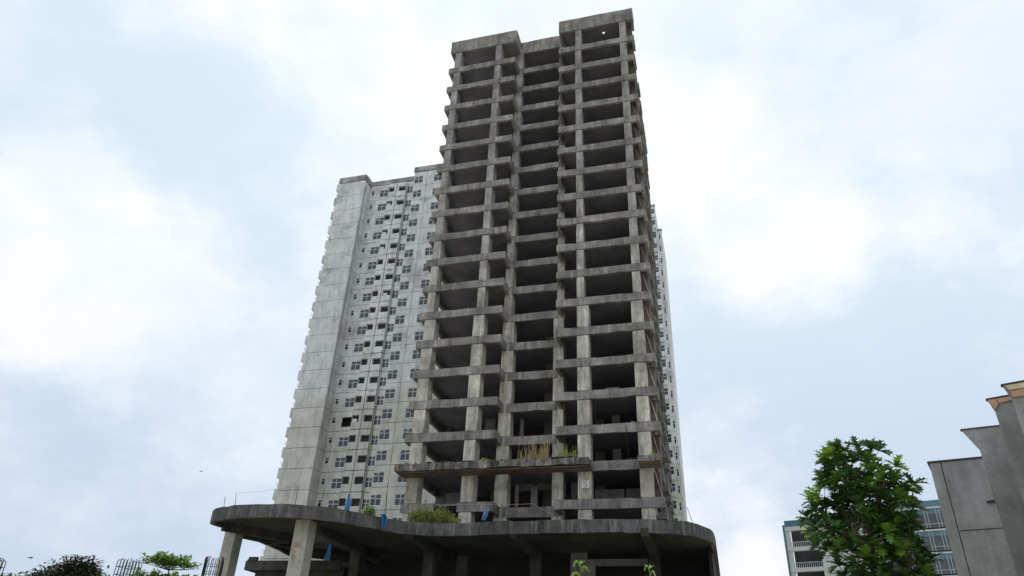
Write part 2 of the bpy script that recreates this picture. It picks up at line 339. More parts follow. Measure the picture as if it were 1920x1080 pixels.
# loose things left on the floors: rubble, hanging cables, weeds on ledges
rc = random.Random(21)
for i in range(22):
    k = rc.randint(2, 16); a_, b2 = rc.choice(WINGS); x = rc.uniform(a_+.8, b2-1.2); zf = zb(k)+BT-.02; rb_ = MB()
    p_ = [(x+rc.uniform(0, .9), V0+.35+rc.uniform(0, .8), zf) for _ in range(6)]
    for q in p_: rb_.box(q[0], q[0]+rc.uniform(.1, .4), q[1], q[1]+rc.uniform(.1, .3), zf, zf+rc.uniform(.06, .32))
    rb_.build('rubble', M['inner'], T)
for i in range(16):
    k = rc.randint(1, 16); x = rc.choice((rc.uniform(-26, -18), rc.uniform(-12.4, -4.2))); z_ = zb(k); l_ = rc.uniform(.5, 2.2)
    MB().tube([(x, V0-.07, z_+rc.uniform(.0, .6)), (x+.02, V0-.08, z_-.1), (x+rc.uniform(-.08, .08), V0-.06, z_-l_*.5), (x+rc.uniform(-.15, .15), V0-.05, z_-l_)], .018, 4).build('hanging_cable', M['rust'], T)
for i in range(12):
    k = rc.randint(2, 17); x = rc.choice((-26.3, -17.9, -12.55, XR-.05)); z_ = zb(k)+rc.uniform(.1, .7)
    MB().bar((x, V0-.1, z_), (x+rc.uniform(-.4, .4), V0-.15, z_+rc.uniform(-.1, .3)), .014, .014, 4).build('rebar_stub', M['rust'], T)
# canopy over the terrace
cn = MB(); cn.beam(-26.15, -9.42, 55.45, 57.2, 18.38, 18.98, .03, .7); cn.build('canopy', M['canopy'], T)
MB().box(-26.05, -9.5, 55.75, 57.25, 18.30, 18.375).build('canopy_soffit', M['soffit'], T)
MB().box(-5.5, XR-.05, 55.75, 57.2, 18.39, 18.46).build('canopy_soffit', M['soffit'], T)
cn = MB(); cn.beam(-5.55, XR, 55.5, 57.2, 18.47, 18.93, .03, .5); cn.build('canopy', M['canopy'], T)
ck = MB()
for i in range(46):
    x = random.uniform(-25.5, -9.6); ck.box(x, x+random.uniform(.1, .5), 55.5, 55.9, 18.9, 18.98+random.uniform(.02, .13))
ck.build('canopy_crust', M['canopy'], T)
sg = MB().box(-10.33, -9.70, V0-.08, V0-.03, 16.96, 17.58).build('level_sign', M['white'], T)
def stroke(mb, pts_, wdt, y, to):     # painted strokes as thin solid bars
    for a, b_ in zip(pts_, pts_[1:]):
        a, b_ = to(a), to(b_); mb.bar(a, b_, wdt, wdt, 4)
dg = MB(); stroke(dg, [(.15, .45), (-.12, .45), (-.14, .08), (.06, .12), (.16, -.02), (.16, -.25), (.04, -.4), (-.16, -.36)], .025, 0, lambda p: (-10.015+p[0]*.9, V0-.085, 17.26+p[1]*.5))
dg.build('number_five', M['red'], sg)

# ------------------------------------------------------------------ podium
P = thing('curved_podium', 'low dark concrete podium with curved overhanging roof edge on thick columns, below the unfinished high-rise', 'podium', (-18, 50, 0))
edge = [(-34.45, 44.6), (-34.40, 44.15), (-33.7, 43.5), (-32.88, 43.1), (-31.7, 42.7), (-30.39, 42.52), (-28.27, 42.58), (-26.87, 42.94), (-24.90, 44.09), (-23.92, 45.32), (-22.74, 46.85), (-21.6, 48.26), (-20.8, 48.75), (-19.89, 49.05),
        (-17.92, 49.23), (-15.26, 48.94), (-12.18, 48.87), (-10.67, 48.78), (-7.04, 48.82), (-4.29, 49.2), (-1.99, 50.02), (-1.35, 50.7), (-.85, 51.62), (-.5, 52.6), (-.33, 53.6), (-.25, 56), (-.2, 86), (-30, 86), (-30.2, 60), (-35.3, 56.5), (-34.75, 52.7), (-34.2, 49.5), (-34.1, 47)]
hole = [(-28.9, 48.0), (-27.35, 47.3), (-27.3, 54.6), (-29.6, 54.6)]
def dens(poly, step=.6):
    o = []
    for a, b_ in zip(poly, poly[1:]+poly[:1]):
        a, b_ = Vector(a), Vector(b_); m_ = max(1, int((b_-a).length/step))
        o += [a.lerp(b_, i/m_) for i in range(m_)]
    return o
def plate(name, loops, z0, z1, m, parent, jz=0):
    bm = bmesh.new(); allv = []
    for lp in loops:
        vs_ = [bm.verts.new((p[0], p[1], z0)) for p in lp]; allv.append(vs_)
        for i in range(len(vs_)): bm.edges.new((vs_[i], vs_[(i+1) % len(vs_)]))
    bmesh.ops.triangle_fill(bm, use_beauty=True, edges=bm.edges[:])
    r_ = bmesh.ops.extrude_face_region(bm, geom=bm.faces[:])
    for v in r_['geom']:
        if isinstance(v, bmesh.types.BMVert): v.co.z = z1
    if jz:
        for v in bm.verts: v.co.z += random.uniform(-jz, jz)
    bmesh.ops.recalc_face_normals(bm, faces=bm.faces); off = parent_world(parent)
    bmesh.ops.translate(bm, vec=-off, verts=bm.verts)
    me = bpy.data.meshes.new(name); bm.to_mesh(me); bm.free(); me.materials.append(m); o = bpy.data.objects.new(name, me); C.objects.link(o); o.parent = parent; return o
inset = []
ee = dens(edge, .6)
cen = Vector((-17, 62))
for i, p in enumerate(ee):
    a, b_ = ee[i-1], ee[(i+1) % len(ee)]; d = (b_-a).normalized(); nrm = Vector((-d.y, d.x)); inset.append(p+nrm*.28)
plate('roof_slab', [inset, dens(hole, 2)], 12.0, 12.42, M['podium'], P)
# fascia: an upstand ring along the edge
fa = MB(); nn = len(ee); vv = []
for i in range(nn):
    a, b_ = ee[i], inset[i]; j1, j2 = random.uniform(-.03, .03), random.uniform(-.03, .035); q = .12 if (i % 9) > 5 else 0
    vv += [(a.x, a.y, 11.75+j1), (a.x, a.y, 12.6+j2), (b_.x, b_.y, 12.6+j2), (b_.x, b_.y, 11.75+j1)]
fa.add(vv, [(4*i+q, 4*((i+1) % nn)+q, 4*((i+1) % nn)+(q+1) % 4, 4*i+(q+1) % 4) for i in range(nn) for q in range(4)])
fa.build('fascia', M['fascia'], P)
def pcol(x0, x1, y0, y1, ztop=11.98, m='pcol'):
    c = MB(); c.box(x0, x1, y0, y1, 0, ztop); o = c.build('column', M[m], P); md = o.modifiers.new('b', 'BEVEL'); md.width = .05; md.segments = 2; return o
pcol(-34.68, -33.75, 46.4, 47.4); c2 = pcol(-27.78, -26.72, 44.4, 45.5)
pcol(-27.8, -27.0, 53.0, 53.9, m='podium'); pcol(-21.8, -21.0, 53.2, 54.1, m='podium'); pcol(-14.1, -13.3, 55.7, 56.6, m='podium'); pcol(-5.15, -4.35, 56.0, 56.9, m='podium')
cb = MB(); cb.box(-19.57, -18.7, 54.6, 55.4, 0, 11.35)
for x, y, h_ in ((-19.5, 54.7, .1), (-19.2, 54.75, .2), (-18.95, 54.9, .12)): cb.box(x, x+.2, y, y+.3, 11.35, 11.35+h_)
cb.build('broken_column', M['podium'], P)
for x in (-27.6, -21.6, -13.9, -4.95):
    rb = MB().add([(x, 48.9 if x > -22 else 46.5, 12), (x+.5, 48.9 if x > -22 else 46.5, 12), (x+.5, 57, 12), (x, 57, 12), (x, 49.2 if x > -22 else 46.9, 11.55), (x+.5, 49.2 if x > -22 else 46.9, 11.55), (x+.5, 57, 11.25), (x, 57, 11.25)],
                                              [(0, 1, 2, 3), (4, 7, 6, 5), (0, 4, 5, 1), (1, 5, 6, 2), (2, 6, 7, 3), (3, 7, 4, 0)])
    rb.build('roof_beam', M['podium'], P)
for (a, b_) in (((-34.2, 47), (-29.9, 57)), ((-33.9, 45), (-29.5, 52)), ((-33.6, 49.6), (-26.9, 49.6))):
    d = (Vector(b_)-Vector(a)).normalized(); nx, ny = -d.y*.22, d.x*.22
    MB().prism([(a[0]-nx, a[1]-ny, 11.45), (a[0]+nx, a[1]+ny, 11.45), (b_[0]+nx, b_[1]+ny, 11.45), (b_[0]-nx, b_[1]-ny, 11.45)], (0, 0, .54)).build('roof_beam', M['podium'], P)
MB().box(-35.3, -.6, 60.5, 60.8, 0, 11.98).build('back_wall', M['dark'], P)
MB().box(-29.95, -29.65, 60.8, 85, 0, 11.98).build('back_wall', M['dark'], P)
lt = MB(); lt.box(-9.9, -5.3, 57.0, 57.35, 11.0, 11.48); lt.box(-9.9, -9.3, 57.0, 57.35, 0, 11.0); lt.box(-11.2, -9.9, 57.1, 57.3, 10.2, 11.98); lt.build('door_frame', M['inner'], P)
ew = MB(); cur = [(-.6, 55.4), (-.5, 58), (-.45, 85)]
for a, b_ in zip(cur, cur[1:]): ew.prism([(a[0], a[1], 0), (b_[0], b_[1], 0), (b_[0]-.25, b_[1]+.05, 0), (a[0]-.25, a[1]+.05, 0)], (0, 0, 11.97))
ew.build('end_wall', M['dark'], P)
lw = MB(); lw.box(-39.6, -30.3, 56.9, 63, 10.75, 11.0); lw.box(-39.6, -30.5, 56.7, 56.9, 10.7, 11.45); lw.box(-39.6, -39.4, 56.9, 63, 10.7, 11.6); lw.box(-39.3, -38.5, 56.6, 56.9, 11.45, 11.75); lw.box(-38.9, -30.5, 57.4, 57.7, 0, 10.75)
lw.build('ramp_wall', M['podium'], P)
for x, y, l_ in ((-31.2, 47.5, .7), (-25.4, 46.5, .5), (-19.0, 50.2, .9), (-16.2, 51, .4), (-11.4, 50.5, .8), (-8.2, 50.9, .5), (-2.9, 52.2, .6)):
    MB().tube([(x, y, 12.02), (x+.03, y, 12.0-l_*.5), (x+.12, y+.05, 12.0-l_)], .014, 4).build('hanging_wire', M['rust'], P)
rg = MB(); to = lambda p: (-27.40+p[0], 44.385, 10.25+p[1])
for st in ([(-.16, -.12), (-.02, .2), (.1, -.14)], [(-.12, .0), (.08, .0)], [(.34, .2), (.2, .18), (.18, .04), (.3, .05), (.32, -.08), (.16, -.14)], [(.06, -.34), (-.04, -.46)], [(-.12, -.62), (.06, -.62), (.08, -.84), (-.12, -.84), (-.12, -.62)]): stroke(rg, st, .014, 0, to)
for st in ([(.42, -.62), (.44, -.66)], [(.46, -.9), (.44, -1.1), (.5, -1.12)], [(.48, -1.3), (.42, -1.4), (.48, -1.5)]): stroke(rg, st, .012, 0, to)
rg.build('red_writing', M['red'], P)
rg = MB(); to = lambda p: (-34.3+p[0], 46.385, 9.7+p[1])
for st in ([(-.1, .1), (0, .25), (.1, .08)], [(.25, .2), (.15, .1), (.25, 0)], [(-.05, -.2), (.1, -.3)]): stroke(rg, st, .014, 0, to)
rg.build('red_writing', M['red'], P)

# ------------------------------------------------------------------ weathered apartment block behind, left
def panel_row(mb, x0, x1, y0, y1, z0, z1, holes):   # one storey of wall with real openings
    xs = sorted({x0, x1}|{a for h_ in holes for a in h_[:2]})
    for a, b_ in zip(xs, xs[1:]):
        hh = [h_ for h_ in holes if h_[0] <= a+1e-6 and h_[1] >= b_-1e-6]
        if not hh: mb.box(a, b_, y0, y1, z0, z1)
        else: mb.box(a, b_, y0, y1, z0, hh[0][2]); mb.box(a, b_, y0, y1, hh[0][3], z1)
def window_unit(name, w_, h_, parent, loc, d=.09, cross=True, missing=False, sash=0, deep=.1):
    f_ = MB(); t_ = .06; x, y, z = loc; y = y+deep
    f_.box(x-w_/2, x+w_/2, y-.05, y, z, z+t_); f_.box(x-w_/2, x+w_/2, y-.05, y, z+h_-t_, z+h_)
    f_.box(x-w_/2, x-w_/2+t_, y-.05, y, z+t_, z+h_-t_); f_.box(x+w_/2-t_, x+w_/2, y-.05, y, z+t_, z+h_-t_)
    if cross:
        zc = z+h_*.62; f_.box(x-w_/2+t_, x+w_/2-t_, y-.055, y-.002, zc-t_/2, zc+t_/2)
        f_.box(x-t_/2, x+t_/2, y-.06, y-.004, z+t_, zc-t_/2); f_.box(x-t_/2, x+t_/2, y-.06, y-.004, zc+t_/2, z+h_-t_)
    else: f_.box(x-w_/2+t_, x+w_/2-t_, y-.055, y-.002, z+h_*.6, z+h_*.6+t_)
    f_.box(x-w_/2-.05, x+w_/2+.05, y-deep-.07, y-deep-.005, z-.09, z-.01)
    fo = f_.build(name, M['frame'], parent)
    MB().box(x-w_/2+.02, x+w_/2-.02, y-.022, y-.012, z+.02, z+h_-.02).build('pane', M['pane'], fo)
    if sash:                         # an open top-hung casement
        s_ = MB(); zs_ = z+h_*.62; a = -w_/2+.05 if sash == 1 else .04; ww = w_/2-.1; dy = .32; hh = h_*.3
        pts_ = [(x+a, y-.07, z+h_-.08), (x+a+ww, y-.07, z+h_-.08), (x+a+ww, y-.07-dy, z+h_-.08-hh), (x+a, y-.07-dy, z+h_-.08-hh)]
        for p_, q_ in zip(pts_, pts_[1:]+pts_[:1]): s_.bar(p_, q_, .03, .03, 4)
        s_.build('open_casement', M['frame'], fo)
    return fo
A = thing('apartment_block', 'weathered white apartment block with small cross windows, behind the left side of the unfinished high-rise', 'building', (-45, 95, 0))
ZA = 80.02
FA = dict(left=(-58.6, -53.6, 87.5), rec=(-53.35, -49.9, 89.8), srv=(-49.9, -46.62, 89.4), rec2=(-46.62, -44.3, 89.8), right=(-44.3, -22, 87.5))
wl = MB(); ws = MB(); wsd = MB()
rnd = random.Random(3)
nb = 0
for j in range(27):
    zt = ZA-3*j-.035; z0 = ZA-3*(j+1)+.035
    if j == 26: z0 = 0
    cz = lambda fr: ZA-3*j-3*fr
    wl.box(-58.6, -53.6, 87.5, 87.75, z0, zt)
    wl.box(-53.6-.25, -53.6, 87.75, 90.05, z0, zt)
    def hl(xc, w_, h_, fr): c = cz(fr); return (xc-w_/2, xc+w_/2, c-h_/2, c+h_/2)
    hs, ha = hl(-53.03, .6, .95, .44), hl(-50.88, 1.62, 1.5, .55)
    panel_row(wl, -53.6, -49.9, 89.8, 90.05, z0, zt, [hs, ha])
    h1, h2 = hl(-49.33, 1.08, 1.05, .45), hl(-47.32, 1.35, 1.05, .47)
    panel_row(ws, -49.9, -46.62, 89.4, 90.05, z0+.02, zt-.02, [h1, h2])
    hb = hl(-45.93, 1.3, 1.48, .55)
    panel_row(wl, -46.62, -44.3, 89.8, 90.05, z0, zt, [hb])
    hc, hd = hl(-43.42, 1.58, 1.5, .56), hl(-39.87, 1.58, 1.5, .58)
    panel_row(wl, -44.3, -41.93, 87.5, 87.75, z0, zt, [hc]); panel_row(wl, -41.87, -36.0, 87.5, 87.75, z0, zt, [hd]); wl.box(-36.0, -22, 87.5, 87.75, z0, zt)
    wl.box(-44.3, -44.05, 87.75, 89.8, z0, zt)
    wl.box(-58.6, -58.35, 87.75, 100, z0, zt); wl.box(-22.25, -22, 87.75, 100, z0, zt)
    if j < 22:
        for (h_, nm, yy, cr) in ((hs, 'vent_window', 89.8, 0), (ha, 'window', 89.8, 1), (hb, 'window', 89.8, 1), (hc, 'window', 87.5, 1), (hd, 'window', 87.5, 1)):
            if nm == 'window' and (nb := nb+1) > 98: continue
            if j == 14 and h_ is ha: continue
            sh = 0
            if h_ is hc: sh = 1 if rnd.random() < .75 else 0
            elif h_ is hd: sh = rnd.choice((0, 0, 1, 0, 2))
            elif cr: sh = rnd.choice((0, 0, 0, 0, 0, 1))
            window_unit(nm, h_[1]-h_[0], h_[3]-h_[2], A, ((h_[0]+h_[1])/2, yy, h_[2]), cross=bool(cr), sash=sh)
        for h_ in (h1, h2):
            MB().box(h_[0], h_[1], 89.85, 89.88, h_[2], h_[3]).build('opening_shade_sheet', M['opshade'], A)  # flat near-black sheet stands for the shade inside the open service hole
        if rnd.random() < .4:
            h_ = rnd.choice((h1, h2)); MB().box(h_[0]+.1, h_[0]+.75, 89.45, 89.8, h_[2]+.02, h_[2]+.5).build('air_conditioner', M['acbox'], A)
        if rnd.random() < .3:          # arched hood or bracket left above the opening
            MB().tube([(h2[0]+.2+.9*t__, 89.3, h2[3]+.55+.16*math.sin(math.pi*t__)) for t__ in (0, .2, .4, .6, .8, 1)], .05, 5).build('pipe_loop', M['aptdk'], A)
    # balcony on the left flank
    zj = ZA-3*j
    bo = MB(); bo.box(-59.45, -58.6, 88.1, 90.6, zj-1.05, zj-.9); bo.box(-59.45, -59.32, 88.1, 90.6, zj-.9, zj+.42); bo.box(-59.32, -58.6, 88.1, 88.22, zj-.9, zj+.42); bo.box(-59.32, -58.6, 90.48, 90.6, zj-.9, zj+.42)
    bo = bo.build('balcony', M['apt'], A)
    MB().tube([(-58.65, 88.2, zj+.95), (-59.4, 88.2, zj+1.3), (-58.95, 88.2, zj+.45)], .05, 4).tube([(-58.62, 88.6, zj+1.3), (-59.2, 88.3, zj+1.2)], .03, 4).build('rack', M['metal'], bo)
wl.build('wall', M['apt'], A); ws.build('service_shaft', M['aptw'], A)
cr = MB()
cr.box(-58.7, -53.5, 87.38, 87.9, ZA+.02, 81.15); cr.box(-53.9, -53.42, 87.9, 89.95, ZA+.02, 81.15); cr.box(-53.42, -44.5, 89.62, 90.1, ZA+.3, 81.15); cr.box(-44.42, -21.9, 87.38, 87.9, ZA+.1, 81.1); cr.box(-44.42, -43.9, 87.9, 90.1, ZA+.1, 81.1)
cr.box(-53.5, -49.5, 89.55, 89.62, ZA+.0, ZA+.32)
cr.box(-58.7, -58.3, 87.9, 100, ZA+.02, 81.15); cr.box(-58.7, -21.9, 100, 100.3, 0, 81.15)
cr.build('cornice', M['aptdk'], A)
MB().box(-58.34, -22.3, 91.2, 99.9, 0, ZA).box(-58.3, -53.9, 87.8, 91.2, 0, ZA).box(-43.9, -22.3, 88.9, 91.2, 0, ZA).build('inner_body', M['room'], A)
jb = MB()                             # dark filler that shows in the panel joints
for (x0, x1, y) in ((-58.55, -53.7, 87.6), (-53.55, -49.95, 89.9), (-49.85, -46.7, 89.6), (-46.6, -44.3, 89.9), (-44.2, -22.1, 87.6)):
    for j in range(1, 27): z = ZA-3*j; jb.box(x0, x1, y, y+.1, z-.06, z+.06)
for j in range(1, 27): z = ZA-3*j; jb.box(-53.8, -53.7, 87.7, 89.8, z-.06, z+.06)
jb.box(-41.95, -41.85, 87.6, 87.7, 0, ZA)
jb.box(-48.33, -48.27, 89.37, 89.41, 0, ZA-.3)
jb.build('panel_joint', M['joint'], A)
st = MB()                             # drain pipes on the flank
st.bar((-53.54, 87.95, 40), (-53.54, 87.95, 79), .05); st.bar((-46.4, 89.7, 2), (-46.4, 89.7, 79.5), .05)
st.build('drain_pipe', M['aptdk'], A)

# ------------------------------------------------------------------ far apartment block, right of the tower
B = thing('apartment_block', 'farther white apartment block, only a narrow window strip visible past the high-rise\'s right edge', 'building', (-13, 134, 0))
fw = MB(); ZB = 96.6
for j in range(32):
    z0, zt = max(0, ZB-2.98*(j+1)+.03), ZB-2.98*j-.03
    if zt < 1: break
    c = (z0+zt)/2; hb_, hs_ = (-7.5, -6.5, c-.8, c+.85), (-6.15, -5.72, c-.75, c+.65)
    panel_row(fw, -22, -6.42, 128, 128.2, z0, zt, [hb_])
    if j > 1: panel_row(fw, -6.42, -5.42, 128.9, 129.1, z0, zt, [hs_]); fw.box(-5.62, -5.42, 129.1, 141, z0, zt)
    fw.box(-6.62, -6.42, 128.2, 141, z0, zt)
    if j < 27:
        window_unit('window', 1.0, 1.65, B, (-7.0, 128, hb_[2]), cross=False)
        if j > 1: window_unit('vent_window', .43, 1.4, B, (-5.935, 128.9, hs_[2]), cross=False)
        if j % 5 != 2: MB().box(-7.75, -6.5, 127.45, 127.98, z0-.15, z0+.75).build('window_ledge', M['aptw'], B)
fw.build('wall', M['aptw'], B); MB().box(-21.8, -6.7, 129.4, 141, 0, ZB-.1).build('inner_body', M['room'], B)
MB().box(-22, -6.35, 127.9, 128.3, ZB, ZB+.5).box(-6.45, -5.35, 128.8, 129.2, ZB-5.98, ZB-5.5).build('parapet', M['aptdk'], B)

# ------------------------------------------------------------------ glass office, far right
e2 = Vector((.305, .952, 0)).normalized(); e1 = Vector((e2.y, -e2.x, 0))
O = thing('office_building', 'office building with teal glass strips and pale bands, behind the broad-leaved tree', 'building', tuple(e2*157+e1*-10))
KS = 150/115
class OB(MB):                         # boxes in the office's own axes
    def ob(s, s0, s1, d0, d1, z0, z1):
        c = [(e1*a+e2*b_) for a, b_ in ((s0*KS, 150+d0), (s1*KS, 150+d0), (s1*KS, 150+d1), (s0*KS, 150+d1))]
        zz = [1.6+(z-1.6)*KS for z in (z0, z1)]
        return s.add([(p.x, p.y, zz[0]) for p in c]+[(p.x, p.y, zz[1]) for p in c], [(0, 3, 2, 1), (4, 5, 6, 7), (0, 1, 5, 4), (1, 2, 6, 5), (2, 3, 7, 6), (3, 0, 4, 7)])
gb = -1.6/KS+1.6
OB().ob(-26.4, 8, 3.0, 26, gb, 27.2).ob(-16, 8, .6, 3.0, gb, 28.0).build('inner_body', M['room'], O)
OB().ob(-16, 8, .15, .5, 27.5, 28.45).build('roof_glass', M['teal'], O); OB().ob(-26.7, -16.05, .15, .5, 26.45, 27.33).build('roof_glass', M['teal'], O)
for i in range(9):
    t_ = 27.5-2.96*i
    if t_ < 1.5: break
    OB().ob(-16, 8, -.35, .5, t_-.22, t_).build('floor_band', M['gband'], O)
    OB().ob(-16, 8, .0, .3, t_-.88, t_-.22).build('spandrel', M['teal'], O)
    wn2 = OB(); wn2.ob(-16, 8, .08, .35, t_-2.74, t_-.88); wn2.build('window', M['navy'], O)
    ml = OB(); s_ = -15.2
    while s_ < 7.8: ml.ob(s_-.035, s_+.035, -.12, .0, t_-2.74, t_-.22); ml.ob(s_+.34, s_+.41, -.12, .0, t_-2.74, t_-.22); s_ += 1.47
    ml.ob(-16, 8, -.08, .05, t_-2.26, t_-2.2); ml.build('mullion', M['mull'], O)
    OB().ob(-9.75, -9.1, -.2, .0, t_-2.74, t_-.22).build('spandrel', M['teal'], O)
for i in range(9):                    # left bay of the office: pale frame with deep loggias
    t_ = 26.35-2.9*i
    if t_ < 1.5: break
    OB().ob(-26.7, -16.05, -.3, .5, t_-.55, t_).build('floor_band', M['gband'], O)
    OB().ob(-26.7, -26.08, -.15, .4, t_-2.9, t_-.55).build('pier', M['gband'], O); OB().ob(-22.1, -16.05, -.15, .4, t_-2.9, t_-.55).build('pier', M['gband'], O)
    rl = OB(); rl.ob(-26.0, -22.1, .0, .06, t_-2.2, t_-2.14)
    for q in range(14): rl.ob(-26.0+.28*q, -25.94+.28*q, .0, .05, t_-2.9, t_-2.2)
    rl.build('railing', M['mull'], O)
    if i == 2: OB().ob(-23.6, -22.95, .1, .7, t_-2.85, t_-2.1).build('air_conditioner', M['acbox'], O)
    OB().ob(-26.95, -26.72, -.4, 1.5, t_-2.7, t_+.3).build('corner_glass', M['teal'], O)

# ------------------------------------------------------------------ grey row of houses at the right edge
def zpt(v): return (v.x, v.y, v.z)
def onplane(d, s, z): p = e2*d+e1*s; return Vector((p.x, p.y, z))
if 1:
    D1 = at(AZ, 10.28, 1740, 865).dot(e2)
    def sz(d, x, y): p = at(e2, d, x, y); return p.dot(e1), p.z
    # unit 1
    s0, z0 = sz(D1, 1738, 866); s1, z1 = sz(D1, 1841, 861)
    h = thing('row_house', 'plain grey end house with a vertical groove, lowest step of the row at the right', 'house', tuple(e2*(D1+3)+e1*(s0+2)), 'grey row houses at the right edge')
    sg_ = s0+.42
    for (a, b_, nm) in ((s0+.06, sg_, 'corner_strip'), (sg_+.03, s0+7, 'facing')):
        MB().prism([zpt(onplane(D1, a, 0)), zpt(onplane(D1, b_, 0)), zpt(onplane(D1, b_, z0-.06)), zpt(onplane(D1, a, z0-.06))], e2*.3).build(nm, M['grey'], h)
    MB().prism([zpt(onplane(D1+.3, s0+.06, 0)), zpt(onplane(D1+.3, s0+7, 0)), zpt(onplane(D1+.3, s0+7, z0-.06)), zpt(onplane(D1+.3, s0+.06, z0-.06))], e2*5).build('wall', M['grey'], h)
    MB().prism([zpt(onplane(D1-.05, s0, z0-.06)), zpt(onplane(D1-.05, s0+7, z1-.05)), zpt(onplane(D1-.05, s0+7, z1)), zpt(onplane(D1-.05, s0, z0))], e2*5.4).build('roof', M['wood'], h)
    zg = sz(D1, 1840, 992)[1]
    MB().prism([zpt(onplane(D1-.02, sg_+.06, zg-.022)), zpt(onplane(D1-.02, s0+7, zg-.022)), zpt(onplane(D1-.02, s0+7, zg)), zpt(onplane(D1-.02, sg_+.06, zg))], e2*.02).build('joint_line', M['joint'], h)
    sv, zv = sz(D1, 1858, 940)
    MB().prism([zpt(onplane(D1-.12, sv-.13, zv-.05)), zpt(onplane(D1-.12, sv+.15, zv-.05)), zpt(onplane(D1-.12, sv+.15, zv+.03)), zpt(onplane(D1-.12, sv-.13, zv))], e2*.12).build('vent', M['wood'], h)
    # units 2, 3, 4: each nearer, its wall set back under a flared eave
    def flared(tip, tipr, neck, low, zref, lab, roofm, extra, wm='grey2'):
        d = at(AZ, zref, *tip).dot(e2); h = thing('row_house', lab, 'house', tuple(e2*(d+2)+e1*sz(d, *neck)[0]), 'grey row houses at the right edge')
        a, b_, c = sz(d, *tip), sz(d, *tipr), sz(d, *neck)
        br = (a[0]+6, a[1]+(b_[1]-a[1])/(b_[0]-a[0])*6)
        P3 = lambda q, dd=0: zpt(onplane(d+dd, q[0], q[1]))
        q0 = (c[0]+.25, c[1])
        MB().prism([P3((c[0], 0)), P3((q0[0], 0)), P3((q0[0], a[1]+(br[1]-a[1])/6*(q0[0]-a[0])-.03)), P3((a[0]+.04, a[1]-.03)), P3(c)], e2*.12).prism([P3((q0[0], 0)), P3((br[0], 0)), P3((br[0], br[1]-.03)), P3((q0[0], a[1]+(br[1]-a[1])/6*(q0[0]-a[0])-.03))], e2*1.9).build('wall', M[wm], h)
        MB().prism([P3((a[0], a[1]-.035), -.03), P3((br[0], br[1]-.05), -.03), P3(br, -.03), P3(a, -.03)], e2*.2).build('roof', M[roofm], h)
        for (pp, mm, nm) in extra:
            MB().prism([zpt(at(e2, d-.06, *q)) for q in pp], e2*.05).build(nm, M[mm], h)
        return h
    flared((1800, 805), (1873, 797), (1837, 843), (1896, 1080), 10.3, 'second grey house of the row, its wall flaring out under a thin dark eave', 'wood', [])
    flared((1848, 748), (1900, 738.5), (1866, 771), (1911, 890), 10.3, 'third grey house of the row, with pale pink boards under its eave', 'wood',
           [([(1852, 750), (1866, 748), (1872, 757), (1866, 768)], 'tile', 'soffit_board'), ([(1868, 748), (1902, 742), (1904, 748), (1873, 755.5)], 'tile', 'soffit_board')], 'grey3')
    flared((1876, 721), (1920, 713), (1897, 746), (1930, 850), 10.3, 'nearest grey house cut by the right frame edge, cream and orange boards under its eave', 'wood',
           [([(1884, 723), (1926, 716), (1926, 726), (1892, 731)], 'cream', 'soffit_board'), ([(1893, 733), (1926, 728), (1926, 741), (1899, 744)], 'tile', 'soffit_board')])

# ------------------------------------------------------------------ vegetation
def leafquad(mb, p, d, up, L_, W_):
    d = d.normalized(); s_ = d.cross(up).normalized(); u = s_.cross(d)
    q = [p, p+d*L_*.45+s_*W_*.5+u*L_*.06, p+d*L_-u*L_*.12, p+d*L_*.45-s_*W_*.5+u*L_*.06]
    mb.add(q, [(0, 1, 2), (0, 2, 3)])
def lobed(mb, p, d, up, L_, rn):      # deeply cut breadfruit leaf, folded along the midrib and drooping
    d = d.normalized(); s_ = d.cross(up).normalized(); u = s_.cross(d); cut = [(.0, .03), (.16, .20), (.24, .10), (.36, .36), (.42, .14), (.56, .40), (.62, .14), (.76, .30), (.81, .09), (1.0, .0)]
    dr = rn.uniform(.15, .45); mid = []; lf = []; rt = []
    for t_, w_ in cut:
        bend = -dr*L_*t_*t_; c = p+d*L_*t_+u*(bend+.0); tt = min(1, t_+.10*(w_ > .18)); c2_ = p+d*L_*tt+u*(-dr*L_*tt*tt)
        mid.append(c); lf.append(c2_+s_*w_*L_+u*w_*L_*.28); rt.append(c2_-s_*w_*L_+u*w_*L_*.28)
    n_ = len(cut); f_ = []
    for i in range(n_-1): f_ += [(i, i+1, n_+i+1, n_+i), (i+1, i, 2*n_+i, 2*n_+i+1)]
    mb.add(mid+lf+rt, f_)
def rosette(mb, p, axis, rn, L_, n_=9):
    axis = axis.normalized(); a = axis.orthogonal().normalized(); b_ = axis.cross(a); t0 = rn.uniform(0, 6.28)
    for i in range(n_):
        t_ = t0+i*2.4; el = rn.uniform(.05, .9) if i < n_-2 else rn.uniform(1.0, 1.3)
        d = (a*math.cos(t_)+b_*math.sin(t_))*math.cos(el)+axis*math.sin(el); d.z -= .12
        lobed(mb, p, d, Vector((0, 0, 1)) if abs(d.z) < .9 else a, L_*rn.uniform(.7, 1.1), rn)
rn = random.Random(11)
bt = Vector((4.45, 24.9, 0)); BTr = thing('breadfruit_tree', 'large green tree with broad deeply cut glossy leaves, in front of the glass office', 'tree', tuple(bt))
lean = Vector((.0, 0, 0)); trunk = MB(); crown = MB()
top = bt+Vector((.05, .1, 8.7))
spine = [bt+Vector((0, 0, 0)), bt+Vector((.05, 0, 2.5)), bt+Vector((-.05, .05, 4.6)), bt+Vector((.05, 0, 6.6)), top]
trunk.tube(spine, [.22, .18, .13, .08, .03], 10)
